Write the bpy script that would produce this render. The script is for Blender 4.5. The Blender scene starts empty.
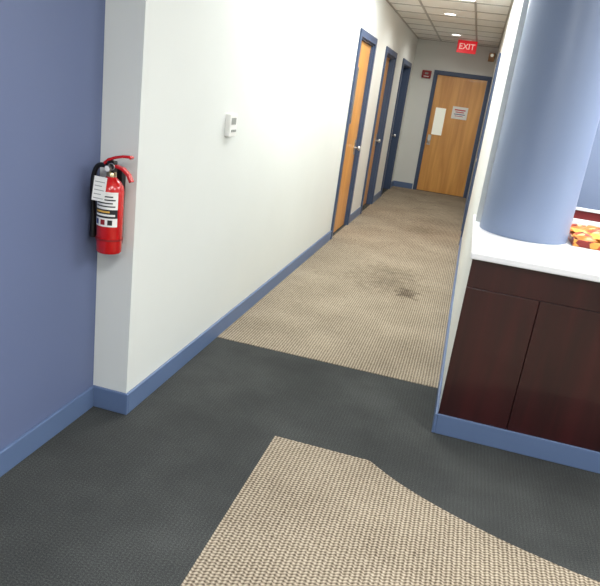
import bpy, bmesh, math, random
from mathutils import Vector, Matrix
random.seed(4)
S=bpy.context.scene
col=S.collection
try:
    S.view_settings.view_transform='Standard'
    S.view_settings.look='None'
    S.view_settings.exposure=0.12
except Exception as e: print(e)

# ---------------------------------------------------------------- materials
def srgb(r,g,b):
    def f(c):
        c/=255.0
        return c/12.92 if c<=0.04045 else ((c+0.055)/1.055)**2.4
    return (f(r),f(g),f(b),1)
def base(name,c,rough=0.5,metal=0.0,emit=None,es=0,spec=0.5,coat=0):
    m=bpy.data.materials.new(name); m.use_nodes=True
    b=m.node_tree.nodes['Principled BSDF']
    b.inputs['Base Color'].default_value=c
    b.inputs['Roughness'].default_value=rough
    b.inputs['Metallic'].default_value=metal
    b.inputs['Specular IOR Level'].default_value=spec
    b.inputs['Coat Weight'].default_value=coat
    if emit: 
        b.inputs['Emission Color'].default_value=emit
        b.inputs['Emission Strength'].default_value=es
    return m
def N(m,t,**k):
    n=m.node_tree.nodes.new(t)
    for a,v in k.items(): setattr(n,a,v)
    return n
def L(m,a,b): m.node_tree.links.new(a,b)
def math_(m,op,a,b=None):
    n=N(m,'ShaderNodeMath',operation=op)
    for i,v in enumerate((a,b)):
        if v is None: continue
        if isinstance(v,(int,float)): n.inputs[i].default_value=v
        else: L(m,v,n.inputs[i])
    return n.outputs[0]
def paint(name,c,rough=0.55,var=0.04,bump=0.05,scale=220,spec=0.4):
    m=base(name,c,rough,spec=spec); b=m.node_tree.nodes['Principled BSDF']
    tc=N(m,'ShaderNodeTexCoord')
    n1=N(m,'ShaderNodeTexNoise'); n1.inputs['Scale'].default_value=1.7; n1.inputs['Detail'].default_value=3
    L(m,tc.outputs['Object'],n1.inputs['Vector'])
    r=N(m,'ShaderNodeMix',data_type='RGBA')
    r.inputs['A'].default_value=tuple(x*(1-var) for x in c[:3])+(1,)
    r.inputs['B'].default_value=tuple(min(1,x*(1+var)) for x in c[:3])+(1,)
    L(m,n1.outputs['Fac'],r.inputs['Factor']); L(m,r.outputs['Result'],b.inputs['Base Color'])
    n2=N(m,'ShaderNodeTexNoise'); n2.inputs['Scale'].default_value=scale
    L(m,tc.outputs['Object'],n2.inputs['Vector'])
    bp=N(m,'ShaderNodeBump'); bp.inputs['Strength'].default_value=bump; bp.inputs['Distance'].default_value=0.002
    L(m,n2.outputs['Fac'],bp.inputs['Height']); L(m,bp.outputs['Normal'],b.inputs['Normal'])
    return m
def wood(name,c1,c2,rough=0.35,axis='Z',scale=9,coat=0.2):
    m=base(name,c1,rough,coat=coat); b=m.node_tree.nodes['Principled BSDF']
    tc=N(m,'ShaderNodeTexCoord'); mp=N(m,'ShaderNodeMapping')
    s=[scale,scale,scale]; s['XYZ'.index(axis)]=scale*0.07
    mp.inputs['Scale'].default_value=s
    L(m,tc.outputs['Object'],mp.inputs['Vector'])
    n=N(m,'ShaderNodeTexNoise'); n.inputs['Scale'].default_value=2.0; n.inputs['Detail'].default_value=8; n.inputs['Distortion'].default_value=0.6
    L(m,mp.outputs['Vector'],n.inputs['Vector'])
    cr=N(m,'ShaderNodeValToRGB'); e=cr.color_ramp.elements
    e[0].position=0.32; e[0].color=c1; e[1].position=0.68; e[1].color=c2
    L(m,n.outputs['Fac'],cr.inputs['Fac']); L(m,cr.outputs['Color'],b.inputs['Base Color'])
    return m
def carpet(name,dark,mid,light,px,py,strength,ws=1.0,blot=0.25,stains=()):
    m=base(name,mid,0.95,spec=0.1); b=m.node_tree.nodes['Principled BSDF']
    tc=N(m,'ShaderNodeTexCoord'); sp=N(m,'ShaderNodeSeparateXYZ')
    nz=N(m,'ShaderNodeTexNoise'); nz.inputs['Scale'].default_value=90; L(m,tc.outputs['Object'],nz.inputs['Vector'])
    L(m,tc.outputs['Object'],sp.inputs['Vector'])
    jx=math_(m,'MULTIPLY',math_(m,'SUBTRACT',nz.outputs['Fac'],0.5),4.0)
    ax=math_(m,'ADD',math_(m,'MULTIPLY',sp.outputs['X'],2*math.pi/px),jx)
    ay=math_(m,'ADD',math_(m,'MULTIPLY',sp.outputs['Y'],2*math.pi/py),jx)
    sx=math_(m,'SINE',ax)
    half=math_(m,'MULTIPLY',math_(m,'SINE',math_(m,'MULTIPLY',ax,0.5)),1.3)
    sy=math_(m,'SINE',math_(m,'ADD',ay,half))
    h=math_(m,'ADD',math_(m,'MULTIPLY',sx,0.16*ws),math_(m,'MULTIPLY',sy,0.20*ws))
    h=math_(m,'ADD',h,0.5)
    fn=N(m,'ShaderNodeTexNoise'); fn.inputs['Scale'].default_value=260; fn.inputs['Detail'].default_value=3
    L(m,tc.outputs['Object'],fn.inputs['Vector'])
    h2=math_(m,'ADD',math_(m,'MULTIPLY',h,strength),math_(m,'MULTIPLY',fn.outputs['Fac'],1-strength))
    big=N(m,'ShaderNodeTexNoise'); big.inputs['Scale'].default_value=2.2; big.inputs['Detail'].default_value=5
    L(m,tc.outputs['Object'],big.inputs['Vector'])
    h3=math_(m,'ADD',h2,math_(m,'MULTIPLY',math_(m,'SUBTRACT',big.outputs['Fac'],0.5),blot))
    wob=N(m,'ShaderNodeTexNoise'); wob.inputs['Scale'].default_value=14; wob.inputs['Detail'].default_value=4
    L(m,tc.outputs['Object'],wob.inputs['Vector'])
    for (x,y,rx,ry,amt) in stains:
        dx=math_(m,'DIVIDE',math_(m,'SUBTRACT',sp.outputs['X'],x),rx); dy=math_(m,'DIVIDE',math_(m,'SUBTRACT',sp.outputs['Y'],y),ry)
        d=math_(m,'SQRT',math_(m,'ADD',math_(m,'MULTIPLY',dx,dx),math_(m,'MULTIPLY',dy,dy)))
        d=math_(m,'ADD',d,math_(m,'MULTIPLY',math_(m,'SUBTRACT',wob.outputs['Fac'],0.5),1.8))
        k=math_(m,'MAXIMUM',math_(m,'SUBTRACT',1.0,d),0.0)
        h3=math_(m,'SUBTRACT',h3,math_(m,'MULTIPLY',k,amt))
    cr=N(m,'ShaderNodeValToRGB'); e=cr.color_ramp.elements
    e[0].position=0.2; e[0].color=dark; e[1].position=0.82; e[1].color=light
    k=e.new(0.5); k.color=mid
    L(m,h3,cr.inputs['Fac']); L(m,cr.outputs['Color'],b.inputs['Base Color'])
    bp=N(m,'ShaderNodeBump'); bp.inputs['Strength'].default_value=0.4; bp.inputs['Distance'].default_value=0.003
    L(m,h2,bp.inputs['Height']); L(m,bp.outputs['Normal'],b.inputs['Normal'])
    return m
def patterned(name):
    m=base(name,(1,1,1,1),0.4); b=m.node_tree.nodes['Principled BSDF']
    tc=N(m,'ShaderNodeTexCoord'); v=N(m,'ShaderNodeTexVoronoi'); v.inputs['Scale'].default_value=24
    L(m,tc.outputs['Object'],v.inputs['Vector'])
    s=N(m,'ShaderNodeSeparateColor'); L(m,v.outputs['Color'],s.inputs[0])
    cr=N(m,'ShaderNodeValToRGB'); cr.color_ramp.interpolation='CONSTANT'; e=cr.color_ramp.elements
    e[0].position=0; e[0].color=srgb(190,80,34); e[1].position=0.3; e[1].color=srgb(220,158,66)
    for p,c in ((0.55,srgb(238,206,140)),(0.72,srgb(130,34,28)),(0.88,srgb(214,130,46))):
        k=e.new(p); k.color=c
    L(m,s.outputs[0],cr.inputs['Fac']); L(m,cr.outputs['Color'],b.inputs['Base Color'])
    return m

M_white=paint('white_wall_paint',srgb(223,226,222))
M_blue=paint('blue_wall_paint',srgb(102,114,148),0.6)
M_trim=paint('blue_trim_paint',srgb(95,115,150),0.4,0.03,0.02)
M_frame=paint('blue_frame_paint',srgb(66,82,110),0.4,0.03,0.02)
M_colp=paint('blue_column_paint',srgb(124,138,165),0.36,0.03,0.02)
M_ceil=paint('ceiling_tile_mat',srgb(236,236,231),0.9,0.03,0.4,90)
M_grid=base('ceiling_grid_metal',srgb(176,174,168),0.5)
M_oak=wood('oak_veneer',srgb(202,140,68),srgb(228,168,90),0.35,'Z',7)
M_mah=wood('mahogany_laminate',srgb(38,11,13),srgb(58,18,20),0.34,'Z',7,0.25)
M_maroon=base('maroon_rail',srgb(110,30,34),0.4)
M_top=base('white_laminate',srgb(243,244,245),0.3)
M_dark=carpet('charcoal_carpet',srgb(34,35,35),srgb(63,65,64),srgb(98,100,98),0.016,0.013,0.15,1,0.4)
dk,mi,lt=srgb(70,60,49),srgb(142,130,112),srgb(196,184,164)
M_tan=carpet('tan_ribbed_carpet',dk,mi,lt,0.0165,0.0145,0.74,1.1,0.22)
M_tanh=carpet('tan_hall_carpet',dk,mi,lt,0.0165,0.0145,0.74,1.1,0.26,((-0.27,5.15,0.11,0.18,0.28),(-0.5,5.5,0.4,0.6,0.14),(-0.45,8.2,0.3,0.5,0.1)))
M_red=base('red_enamel',srgb(200,22,24),0.25,coat=0.5)
M_redd=base('dark_red_plastic',srgb(140,20,24),0.4)
M_black=base('black_rubber',srgb(18,18,20),0.45)
M_chrome=base('brushed_steel',srgb(190,190,188),0.28,1.0)
M_paper=base('white_paper',srgb(238,238,234),0.7)
M_plast=base('white_plastic',srgb(238,238,234),0.4)
M_grey=base('grey_plastic',srgb(150,154,150),0.35)
M_ink=base('black_ink',srgb(30,30,34),0.6)
M_inkr=base('red_ink',srgb(190,50,60),0.6)
M_inkb=base('blue_ink',srgb(60,70,130),0.6)
M_glass=base('frosted_glass',srgb(224,226,214),0.12,emit=srgb(240,238,220),es=0.3)
M_glassd=base('dim_glass',srgb(120,126,128),0.1)
M_emit=base('lamp_diffuser',srgb(255,250,240),0.5,emit=(1,0.98,0.94,1),es=6)
M_exit=base('exit_red_panel',srgb(205,35,45),0.4,emit=srgb(230,30,45),es=0.4)
M_exitl=base('exit_letters',srgb(255,215,205),0.5,emit=srgb(255,180,170),es=0.5)
M_orange=base('orange_wrapper',srgb(220,126,44),0.4)
M_yellow=base('yellow_wrapper',srgb(228,178,80),0.4)
M_brass=base('satin_brass',srgb(190,175,140),0.3,1.0)
M_stain=base('tan_box',srgb(170,130,90),0.5)
M_pat=patterned('red_gold_pattern')

# ---------------------------------------------------------------- helpers
def addobj(name,me,mats,parent=None):
    for m in mats: me.materials.append(m)
    o=bpy.data.objects.new(name,me); col.objects.link(o)
    if parent: o.parent=parent
    return o
def boxes(name,bs,mats,parent=None,bevel=0.0,seg=2):
    bm=bmesh.new()
    for b in bs:
        x0,y0,z0,x1,y1,z1=b[:6]; mi=b[6] if len(b)>6 else 0
        vs=[bm.verts.new((x,y,z)) for z in (z0,z1) for x,y in ((x0,y0),(x1,y0),(x1,y1),(x0,y1))]
        for f in ((3,2,1,0),(4,5,6,7),(0,1,5,4),(1,2,6,5),(2,3,7,6),(3,0,4,7)):
            fc=bm.faces.new([vs[i] for i in f]); fc.material_index=mi
    me=bpy.data.meshes.new(name); bm.to_mesh(me); bm.free()
    o=addobj(name,me,mats,parent)
    if bevel:
        md=o.modifiers.new('Bevel','BEVEL'); md.width=bevel; md.segments=seg; md.limit_method='ANGLE'
    return o
def lathe(name,prof,mats,loc=(0,0,0),rot=None,seg=48,parent=None,smooth=True,a0=0,a1=2*math.pi):
    bm=bmesh.new(); full=abs(a1-a0-2*math.pi)<1e-6
    n=seg if full else seg+1; rings=[]
    for r,z in prof:
        if r<1e-6 and full: rings.append([bm.verts.new((0,0,z))]); continue
        rings.append([bm.verts.new((r*math.cos(a0+(a1-a0)*i/seg),r*math.sin(a0+(a1-a0)*i/seg),z)) for i in range(n)])
    for a,b in zip(rings,rings[1:]):
        for i in range(seg):
            j=(i+1)%n
            if len(a)==1 and len(b)==1: continue
            if len(a)==1: bm.faces.new((a[0],b[j],b[i]))
            elif len(b)==1: bm.faces.new((a[i],a[j],b[0]))
            else: bm.faces.new((a[i],a[j],b[j],b[i]))
    bmesh.ops.recalc_face_normals(bm,faces=bm.faces)
    for f in bm.faces: f.smooth=smooth
    me=bpy.data.meshes.new(name); bm.to_mesh(me); bm.free()
    o=addobj(name,me,mats,parent); o.location=loc
    if rot: o.rotation_euler=rot
    if smooth:
        md=o.modifiers.new('ES','EDGE_SPLIT'); md.split_angle=math.radians(40)
    return o
def tube(name,pts,r,mat,parent=None,cyc=False):
    cu=bpy.data.curves.new(name,'CURVE'); cu.dimensions='3D'; cu.bevel_depth=r; cu.bevel_resolution=4; cu.resolution_u=10; cu.use_fill_caps=True
    sp=cu.splines.new('NURBS'); sp.points.add(len(pts)-1)
    for p,q in zip(sp.points,pts): p.co=(*q,1)
    sp.order_u=3; sp.use_endpoint_u=not cyc; sp.use_cyclic_u=cyc
    cu.materials.append(mat)
    o=bpy.data.objects.new(name,cu); col.objects.link(o)
    if parent: o.parent=parent
    return o
def empty(name,loc=(0,0,0)):
    e=bpy.data.objects.new(name,None); e.location=loc; e.empty_display_size=0.1; col.objects.link(e); return e
def text(name,s,size,loc,rot,mat,parent,ext=0.002,bold=0.0):
    cu=bpy.data.curves.new(name,'FONT'); cu.body=s; cu.size=size; cu.extrude=ext; cu.offset=bold
    cu.align_x='CENTER'; cu.align_y='CENTER'; cu.materials.append(mat)
    o=bpy.data.objects.new(name,cu); col.objects.link(o); o.location=loc; o.rotation_euler=rot; o.parent=parent
    return o

# ---------------------------------------------------------------- dimensions
H=2.60; XL=-1.28; XB=-1.45; XR=0.105; YC=2.34; YE=12.0; CF=2.89
# ---------------------------------------------------------------- shell
boxes('floor',[(-1.7,-2.6,-0.1,4.1,12.2,0)],[M_dark])
boxes('hallway_carpet',[(XL,3.41,0,XR,YE,0.004)],[M_tanh])
ctrl=[(-0.155,2.475),(-0.026,2.375),(0.106,2.298),(0.24,2.235),(0.401,2.172),(0.56,2.125),(0.718,2.088),(1.0,2.05),(1.5,2.08),(2.2,2.2)]
def cr(pts,n=6):
    out=[]
    P=[pts[0]]+pts+[pts[-1]]
    for i in range(1,len(P)-2):
        p0,p1,p2,p3=[Vector(P[j]) for j in (i-1,i,i+1,i+2)]
        for k in range(n):
            t=k/n
            out.append(0.5*((2*p1)+(-p0+p2)*t+(2*p0-5*p1+4*p2-p3)*t*t+(-p0+3*p1-3*p2+p3)*t**3))
    out.append(Vector(pts[-1])); return out
poly=[Vector((-0.595,-1.5)),Vector((-0.595,2.475))]+cr(ctrl)+[Vector((2.2,-1.5))]
bm=bmesh.new()
top=[bm.verts.new((p.x,p.y,0.004)) for p in poly]; bot=[bm.verts.new((p.x,p.y,0.0)) for p in poly]
bm.faces.new(top); bm.faces.new(bot[::-1])
for i in range(len(top)):
    j=(i+1)%len(top); bm.faces.new((top[i],bot[i],bot[j],top[j]))
bmesh.ops.recalc_face_normals(bm,faces=bm.faces)
me=bpy.data.meshes.new('c'); bm.to_mesh(me); bm.free()
addobj('carpet_inlay',me,[M_tan])

doors_l=[(6.66,7.58),(8.52,9.46),(10.42,11.5)]
DH=2.10
seg=[]; y=YC
for a,b in doors_l:
    seg.append((XB,y,0,XL,a,H)); seg.append((XB,a,DH,XL,b,H)); y=b
seg.append((XB,y,0,XL,YE,H))
boxes('wall_left_hall',seg,[M_white])
boxes('wall_left_lobby',[(XB-0.15,-2.5,0,XB,YC,H)],[M_blue])
ED=(-0.86,0.065)
boxes('wall_end',[(XB,YE,0,ED[0],YE+0.15,H),(ED[1],YE,0,0.4,YE+0.15,H),(ED[0],YE,2.08,ED[1],YE+0.15,H)],[M_white])
dr=(7.62,8.55)
boxes('wall_right_hall',[(XR,3.72,0,XR+0.13,dr[0],H),(XR,dr[0],DH,XR+0.13,dr[1],H),(XR,dr[1],0,XR+0.13,YE,H)],[M_white])
boxes('wall_right_counter',[(XR,CF+0.02,0,XR+0.10,3.72,0.895)],[M_white])
boxes('wall_office_back',[(XR+0.13,5.2,0,4.0,5.35,H)],[M_colp])
boxes('wall_back',[(XB-0.15,-2.65,0,4.15,-2.5,H)],[M_white])
boxes('wall_right_lobby',[(4.0,-2.5,0,4.15,5.35,H)],[M_white])
boxes('ceiling',[(-1.7,-2.65,H,4.15,12.2,H+0.1)],[M_ceil])
g=[]
for x in (-0.875,-0.265): g.append((x-0.012,2.4,H-0.006,x+0.012,YE,H))
yy=2.6
while yy<YE: g.append((XL,yy-0.012,H-0.006,XR,yy+0.012,H)); yy+=0.61
g+= [(XL,2.4,H-0.008,XL+0.02,YE,H),(XR-0.02,3.8,H-0.008,XR,YE,H),(XL,YE-0.02,H-0.008,XR,YE,H)]
boxes('trim_ceiling_grid',g,[M_grid])

BH=0.105; T=0.014
def bb(name,b): return boxes(name,b,[M_trim],bevel=0.004)
bb('baseboard_left_lobby',[(XB,-2.5,0,XB+T,YC-T,BH)])
ls=[(XB,YC-T,0,XL+T,YC,BH)]
y=YC
for a,b in doors_l: ls.append((XL,y,0,XL+T,a-0.05,BH)); y=b+0.05
ls.append((XL,y,0,XL+T,YE,BH))
bb('baseboard_left_hall',ls)
bb('baseboard_end',[(XL+T,YE-T,0,ED[0]-0.05,YE,BH)])
bb('baseboard_right_hall',[(XR-T,CF-T,0,XR,dr[0]-0.05,BH),(XR-T,dr[1]+0.05,0,XR,YE-T,BH)])
bb('baseboard_counter',[(XR,CF-T,0,2.6,CF,BH)])

# ---------------------------------------------------------------- doors
def side_door(name,x,s,y0,y1,rec,lite=True,slab=M_oak,lever=True):
    e=empty(name,(x,(y0+y1)/2,0)); oy=(y0+y1)/2
    def B(n,bs,m,bev=0.002):
        out=[]
        for b in bs:
            xa,xb=sorted((b[0]*s,b[3]*s))
            out.append((xa,b[1]-oy,b[2],xb,b[4]-oy,b[5])+tuple(b[6:]))
        return boxes(n,out,m,parent=e,bevel=bev)
    D=0.168 if s>0 else 0.128
    B('frame',[(-D,y0,0,0,y0+0.035,DH),(-D,y1-0.035,0,0,y1,DH),(-D,y0+0.035,DH-0.035,0,y1-0.035,DH),
               (0,y0-0.05,0,0.02,y0+0.02,DH+0.05),(0,y1-0.02,0,0.02,y1+0.05,DH+0.05),(0,y0+0.02,DH-0.02,0.02,y1-0.02,DH+0.05)],[M_frame])
    B('slab',[(-rec-0.044,y0+0.037,0.008,-rec,y1-0.037,DH-0.037)],[slab])
    if lite:
        B('lite_frame',[(-rec,y0+0.14,1.22,-rec+0.008,y0+0.32,1.80)],[M_frame])
        B('lite_glass',[(-rec+0.008,y0+0.155,1.235,-rec+0.010,y0+0.305,1.785)],[M_glassd],0)
    if lever:
        yl=y1-0.12
        B('lock_plate',[(-rec,yl-0.03,0.86,-rec+0.008,yl+0.03,1.03)],[M_chrome])
        lathe('knob',[(0,0.07),(0.018,0.068),(0.027,0.055),(0.027,0.045),(0.012,0.03),(0.012,0),(0.02,0)],[M_chrome],((-rec+0.006)*s,yl-oy,0.94),(0,math.pi/2*s,0),24,e)
    B('hinges',[(-rec,y0+0.028,z,-rec+0.01,y0+0.045,z+0.1) for z in (0.2,1.0,1.8)],[M_chrome])
    return e
side_door('door_1',XL,1,*doors_l[0],0.03)
side_door('door_2',XL,1,*doors_l[1],0.07,lite=False)
side_door('door_3',XL,1,*doors_l[2],0.10,lite=False,slab=M_frame)
side_door('door_4',XR,-1,*dr,0.05,lite=False)

e=empty('door_5',((ED[0]+ED[1])/2,YE,0)); ox=(ED[0]+ED[1])/2
def BE(n,bs,m,bev=0.002):
    return boxes(n,[(b[0]-ox,b[1],b[2],b[3]-ox,b[4],b[5])+tuple(b[6:]) for b in bs],m,parent=e,bevel=bev)
a,b=ED; eh=2.08
BE('frame',[(a,0,0,a+0.03,0.14,eh),(b-0.03,0,0,b,0.14,eh),(a+0.03,0,eh-0.03,b-0.03,0.14,eh),
            (a-0.035,-0.02,0,a+0.02,0,eh+0.04),(b-0.02,-0.02,0,b+0.035,0,eh+0.04),(a+0.02,-0.02,eh-0.02,b-0.02,0,eh+0.04)],[M_frame])
BE('slab',[(a+0.033,0.012,0.01,b-0.033,0.056,eh-0.033)],[M_oak])
lx0,lx1,lz0,lz1=-0.75,-0.57,1.03,1.50
BE('lite_frame',[(lx0-0.015,0.004,lz0-0.015,lx1+0.015,0.012,lz1+0.015)],[M_oak])
BE('lite_glass',[(lx0,0.001,lz0,lx1,0.005,lz1)],[M_glass],0)
BE('lock_plate',[(-0.80,0.004,0.84,-0.74,0.012,1.02)],[M_chrome])
lathe('knob',[(0,0.07),(0.02,0.068),(0.03,0.055),(0.03,0.045),(0.014,0.03),(0.014,0),(0.02,0)],[M_chrome],(-0.77-ox,0.006,0.90),(math.pi/2,0,0),24,e)
BE('notice_paper',[(-0.46,0.008,1.35,-0.19,0.012,1.56)],[M_paper],0)
BE('notice_print',[(-0.42,0.006,1.495,-0.23,0.008,1.515,0),(-0.40,0.006,1.46,-0.25,0.008,1.475,0),(-0.42,0.006,1.425,-0.23,0.008,1.437,1),(-0.40,0.006,1.395,-0.26,0.008,1.405,0)],[M_inkr,M_inkb],0)

# ---------------------------------------------------------------- reception counter
rc=empty('reception_counter',(XR,CF,0))
def BR(n,bs,m,bev=0.003):
    return boxes(n,[(q[0]-XR,q[1]-CF,q[2],q[3]-XR,q[4]-CF,q[5])+tuple(q[6:]) for q in bs],m,parent=rc,bevel=bev)
BR('front_panels',[(XR,CF,0.0,0.43-0.002,CF+0.02,0.757),(0.43+0.002,CF,0.0,1.1,CF+0.02,0.757),(1.104,CF,0.0,1.9,CF+0.02,0.757),(1.904,CF,0,2.6,CF+0.02,0.757)],[M_mah],0.0015)
BR('top_rail',[(XR,CF-0.003,0.76,2.6,CF+0.02,0.895)],[M_mah],0.0015)
BR('backing',[(XR+0.101,CF+0.021,0.0,2.6,CF+0.06,0.895)],[M_mah],0)
BR('countertop',[(XR-0.012,CF-0.035,0.897,2.62,3.98,0.93)],[M_top],0.006)
BR('back_panel',[(XR+0.14,3.93,0.0,2.6,3.96,0.895)],[M_mah],0)
lathe('round_column',[(0.228,0.931),(0.228,H)],[M_colp],(0.356,3.57,0),seg=96)
dp=empty('desk_partition',(1.5,4.5,0))
boxes('panel',[(-1.2,-0.03,0,1.1,0.03,0.90)],[M_mah],dp,0.003)
boxes('cap',[(-1.22,-0.05,0.90,1.12,0.05,0.94)],[M_top],dp,0.004)
boxes('upper_rail',[(-1.2,-0.02,0.94,1.1,0.02,0.995)],[M_maroon],dp,0.003)
boxes('upper_cap',[(-1.21,-0.03,0.995,1.11,0.03,1.01)],[M_top],dp,0.003)
# patterned tray of packets
st=empty('snack_tray',(0.90,3.71,0.931))
boxes('tray',[(-0.30,-0.25,0,0.30,0.25,0.01),(-0.30,-0.25,0.01,-0.292,0.25,0.035),(0.292,-0.25,0.01,0.30,0.25,0.035),(-0.292,-0.25,0.01,0.292,-0.242,0.035),(-0.292,0.242,0.01,0.292,0.25,0.035)],[M_pat],st,0.001)
for i in range(42):
    w=random.uniform(0.055,0.085)
    bm=bmesh.new(); bmesh.ops.create_grid(bm,x_segments=6,y_segments=6,size=1)
    for v in bm.verts:
        p=v.co; k=(1-p.x**2)*(1-p.y**4); v.co=Vector((p.x*w*0.8,p.y*w*0.55,k*0.014))
    ret=bmesh.ops.duplicate(bm,geom=bm.verts[:]+bm.edges[:]+bm.faces[:])
    for v in [g_ for g_ in ret['geom'] if isinstance(g_,bmesh.types.BMVert)]: v.co.z*=-1
    bmesh.ops.remove_doubles(bm,verts=bm.verts,dist=1e-5)
    for f in bm.faces: f.smooth=True
    me=bpy.data.meshes.new('pk'); bm.to_mesh(me); bm.free()
    o=addobj('packet_%d'%i,me,[random.choice([M_orange,M_pat,M_pat,M_pat,M_yellow])],st)
    o.location=(-0.23+0.46*((i%6)/5),-0.18+0.06*(i//6),0.035+0.006*(i%3)); o.rotation_euler=(random.uniform(-0.25,0.25),random.uniform(-0.2,0.2),random.uniform(0,3))

# ---------------------------------------------------------------- fire extinguisher
fx,fy=-1.345,2.255
fe=empty('fire_extinguisher',(fx,fy,0.780))
R=0.052
lathe('cylinder_body',[(0,0.006),(0.03,0.002),(R-0.006,0),(R,0.008),(R,0.255),(R-0.004,0.275),(R-0.016,0.293),(0.022,0.305),(0.018,0.315),(0,0.315)],[M_red],parent=fe)
lathe('neck_ring',[(0.020,0.306),(0.020,0.325),(0.016,0.33),(0.0,0.33)],[M_brass],parent=fe,seg=24)
boxes('valve_block',[(-0.014,-0.016,0.325,0.016,0.016,0.372)],[M_black],fe,0.004)
def lever(name,p,th,w,mat):
    bm=bmesh.new(); rings=[]
    for i,(x,z) in enumerate(p):
        j=min(i+1,len(p)-1); k=max(i-1,0)
        t=Vector((p[j][0]-p[k][0],p[j][1]-p[k][1])).normalized(); n=Vector((-t.y,t.x))
        rings.append([bm.verts.new((x+n.x*s1*th/2,s2*w/2,z+n.y*s1*th/2)) for s1,s2 in ((-1,-1),(1,-1),(1,1),(-1,1))])
    for q,r in zip(rings,rings[1:]):
        for i in range(4): bm.faces.new((q[i],q[(i+1)%4],r[(i+1)%4],r[i]))
    bm.faces.new(rings[0]); bm.faces.new(rings[-1][::-1])
    bmesh.ops.recalc_face_normals(bm,faces=bm.faces)
    me=bpy.data.meshes.new(name); bm.to_mesh(me); bm.free()
    o=addobj(name,me,[mat],fe); md=o.modifiers.new('b','BEVEL'); md.width=0.002; md.segments=2
    return o
lever('top_lever',[(-0.030,0.358),(-0.01,0.376),(0.02,0.388),(0.05,0.396),(0.08,0.398),(0.087,0.392)],0.011,0.026,M_red)
lever('carry_handle',[(-0.012,0.352),(0.02,0.354),(0.05,0.347),(0.075,0.327),(0.090,0.300)],0.011,0.026,M_red)
tube('pull_pin_ring',[(0.012+0.014*math.cos(t),-0.024,0.352+0.014*math.sin(t)) for t in [k*math.pi/4 for k in range(8)]],0.0016,M_chrome,fe,True)
lathe('pressure_gauge',[(0,0.012),(0.013,0.012),(0.014,0.0),(0,0)],[M_chrome],(-0.004,-0.016,0.342),(math.pi/2,0,0),24,fe)
lathe('gauge_face',[(0,0.0125),(0.011,0.0125)],[M_paper],(-0.004,-0.0165,0.342),(math.pi/2,0,0),24,fe)
tube('hose',[(-0.012,0,0.342),(-0.035,0,0.352),(-0.066,0,0.345),(-0.082,0.0,0.30),(-0.083,0,0.24),(-0.080,0,0.18),(-0.076,-0.0,0.14)],0.0095,M_black,fe)
lathe('nozzle',[(0.010,0.10),(0.012,0.06),(0.014,0.0),(0.011,0.0),(0.009,0.05)],[M_black],(-0.076,0,0.05),None,24,fe)
boxes('wall_bracket',[(-0.015,R+0.002,0.02,0.015,YC-fy-0.0005,0.34)],[M_black],fe,0.002)
lathe('strap',[(R+0.0005,0.055),(R+0.0025,0.055),(R+0.0025,0.062),(R+0.0005,0.062)],[M_redd],parent=fe)
A0=-math.pi/2
def label(n,z0,z1,h0,h1,mat,off):
    return lathe(n,[(R+off,z0),(R+off,z1)],[mat],parent=fe,a0=A0+h0,a1=A0+h1,seg=24)
label('label_base',0.115,0.255,-0.9,1.1,M_paper,0.0008)
label('label_black_band',0.150,0.185,-0.9,1.1,M_ink,0.0012)
label('label_stripe',0.158,0.166,-0.75,0.9,M_paper,0.0016)
label('label_stripe_2',0.172,0.179,-0.75,0.5,M_yellow,0.0016)
for i in range(3):
    label('label_picto_%d'%i,0.122,0.143,-0.75+0.55*i,-0.4+0.55*i,[M_inkb,M_redd,M_ink][i],0.0014)
for i in range(4):
    label('label_line_%d'%i,0.195+i*0.013,0.200+i*0.013,-0.7,0.9-0.2*(i%2),M_ink,0.0014)
tg=boxes('inspection_tag',[(-0.026,-0.001,-0.045,0.026,0.001,0.05)],[M_paper],fe); tg.location=(-0.016,-0.060,0.262); tg.rotation_euler=(-0.12,0.05,0.1)
tp=boxes('tag_print',[(-0.02,-0.0018,-0.036+k*0.016,0.02-(k%2)*0.01,-0.001,-0.033+k*0.016) for k in range(5)],[M_grey],fe); tp.location=tg.location; tp.rotation_euler=tg.rotation_euler

# ---------------------------------------------------------------- thermostat
th=empty('thermostat',(XL,3.310,1.28))
boxes('housing',[(-0.003,-0.052,-0.06,0.028,0.052,0.06)],[M_plast],th,0.006,3)
boxes('screen',[(0.028,-0.035,0.005,0.0295,0.03,0.04)],[M_grey],th)
boxes('buttons',[(0.028,-0.03,-0.035,0.031,-0.012,-0.022),(0.028,-0.005,-0.035,0.031,0.013,-0.022),(0.028,0.02,-0.035,0.031,0.038,-0.022)],[M_grey],th,0.001)

# ---------------------------------------------------------------- exit sign / alarm / small box
ex=empty('exit_sign',(-0.40,11.3,2.49))
boxes('housing',[(-0.155,-0.02,-0.095,0.155,0.02,0.095,0)],[M_exit],ex,0.006)
boxes('face',[(-0.145,-0.023,-0.087,0.145,-0.02,0.087)],[M_exit],ex)
boxes('canopy',[(-0.06,-0.03,0.095,0.06,0.03,0.109)],[M_plast],ex,0.003)
text('letters','EXIT',0.125,(0,-0.0245,0),(math.pi/2,0,0),M_exitl,ex,0.001,0.001)
fa=empty('fire_alarm_strobe',(-1.02,YE,2.03))
boxes('housing',[(-0.08,-0.045,-0.065,0.08,-0.0,0.065)],[M_redd],fa,0.008)
boxes('strobe_lens',[(-0.03,-0.058,0.0,0.03,-0.045,0.03)],[M_grey],fa,0.006)
boxes('lettering_bar',[(-0.045,-0.047,-0.04,0.045,-0.045,-0.028)],[M_paper],fa)
el=empty('emergency_light',(0.02,YE,2.46))
boxes('housing',[(-0.05,-0.06,-0.10,0.05,0.003,0.04)],[M_stain],el,0.008)
lathe('lamp_head',[(0,0.03),(0.025,0.03),(0.028,0.0),(0,0)],[M_glass],(0,-0.06,0.0),(math.pi/2,0,0),24,el)

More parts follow.
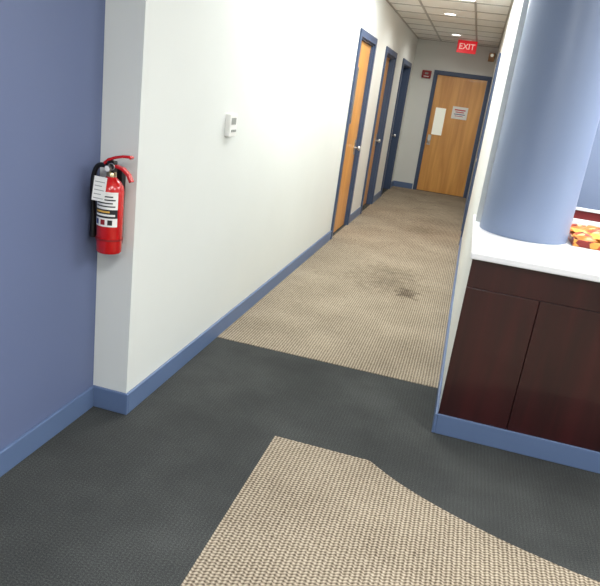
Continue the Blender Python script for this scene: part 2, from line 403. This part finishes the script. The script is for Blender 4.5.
# ---------------------------------------------------------------- lights
LC=(0.965,0.985,1.0)
def arealight(name,loc,sx,sy,power,parent,color=LC,spread=math.pi):
    l=bpy.data.lights.new(name,'AREA'); l.shape='RECTANGLE'; l.size=sx; l.size_y=sy; l.energy=power; l.color=color; l.spread=spread
    o=bpy.data.objects.new(name,l); o.location=loc; o.parent=parent; col.objects.link(o); return o
def downlight(x,y,p):
    e=empty('recessed_downlight',(x,y,H))
    lathe('trim_ring',[(0.07,-0.012),(0.11,-0.008),(0.115,0.0),(0.07,0.0),(0.07,-0.012)],[M_plast],parent=e,seg=32)
    lathe('lamp',[(0,-0.006),(0.069,-0.004)],[M_emit],parent=e,seg=32)
    l=bpy.data.lights.new('bulb','SPOT'); l.energy=p; l.spot_size=math.radians(172); l.spot_blend=0.9; l.shadow_soft_size=0.07; l.color=(1,0.97,0.91)
    o=bpy.data.objects.new('bulb',l); o.location=(0,0,-0.03); o.parent=e; col.objects.link(o)
downlight(-0.57,8.46,58); downlight(-0.57,10.67,46)
def unseen_troffer(x,y,p,sx=0.6,sy=1.2):
    e=empty('unseen_light_panel',(x,y,H))
    boxes('frame',[(-sx/2-.02,-sy/2-.02,-0.012,-sx/2,sy/2+.02,0),(sx/2,-sy/2-.02,-0.012,sx/2+.02,sy/2+.02,0),(-sx/2,-sy/2-.02,-0.012,sx/2,-sy/2,0),(-sx/2,sy/2,-0.012,sx/2,sy/2+.02,0)],[M_plast],e)
    boxes('diffuser',[(-sx/2,-sy/2,-0.008,sx/2,sy/2,0)],[M_emit],e)
    arealight('unseen_panel_light',(0,0,-0.02),sx,sy,p,e)
unseen_troffer(0.2,0.4,34); unseen_troffer(2.0,0.9,44); unseen_troffer(2.0,3.2,44); unseen_troffer(-0.3,-1.4,26); unseen_troffer(1.5,4.2,34)
unseen_troffer(-0.57,4.4,25); unseen_troffer(-0.57,6.7,25)  # hall panels out of view, added to brighten hall and ceiling by bounce

w=bpy.data.worlds.new('World'); S.world=w; w.use_nodes=True
w.node_tree.nodes['Background'].inputs[0].default_value=(0.9,0.95,1,1); w.node_tree.nodes['Background'].inputs[1].default_value=0.3

# ---------------------------------------------------------------- camera from vanishing points
vy=Vector((479-300,112-293,632.0)); vz=-Vector((34-300,2234-293,632.0))
f=math.sqrt(-(vy.x*(-vz.x)+vy.y*(-vz.y)))
vy.z=f; vz.z=-f
Y=vy.normalized(); Z=vz.normalized(); Z=(Z-Y*Z.dot(Y)).normalized()
X=Y.cross(Z).normalized()
right=Vector((X.x,Y.x,Z.x)); up=-Vector((X.y,Y.y,Z.y)); back=-Vector((X.z,Y.z,Z.z))
cam=bpy.data.cameras.new('camera'); cam.sensor_width=36; cam.lens=f/600*36; cam.clip_start=0.05
co=bpy.data.objects.new('camera',cam); col.objects.link(co)
M=Matrix((( right.x,up.x,back.x,0),(right.y,up.y,back.y,0),(right.z,up.z,back.z,1.52),(0,0,0,1)))
co.matrix_world=M
S.camera=co
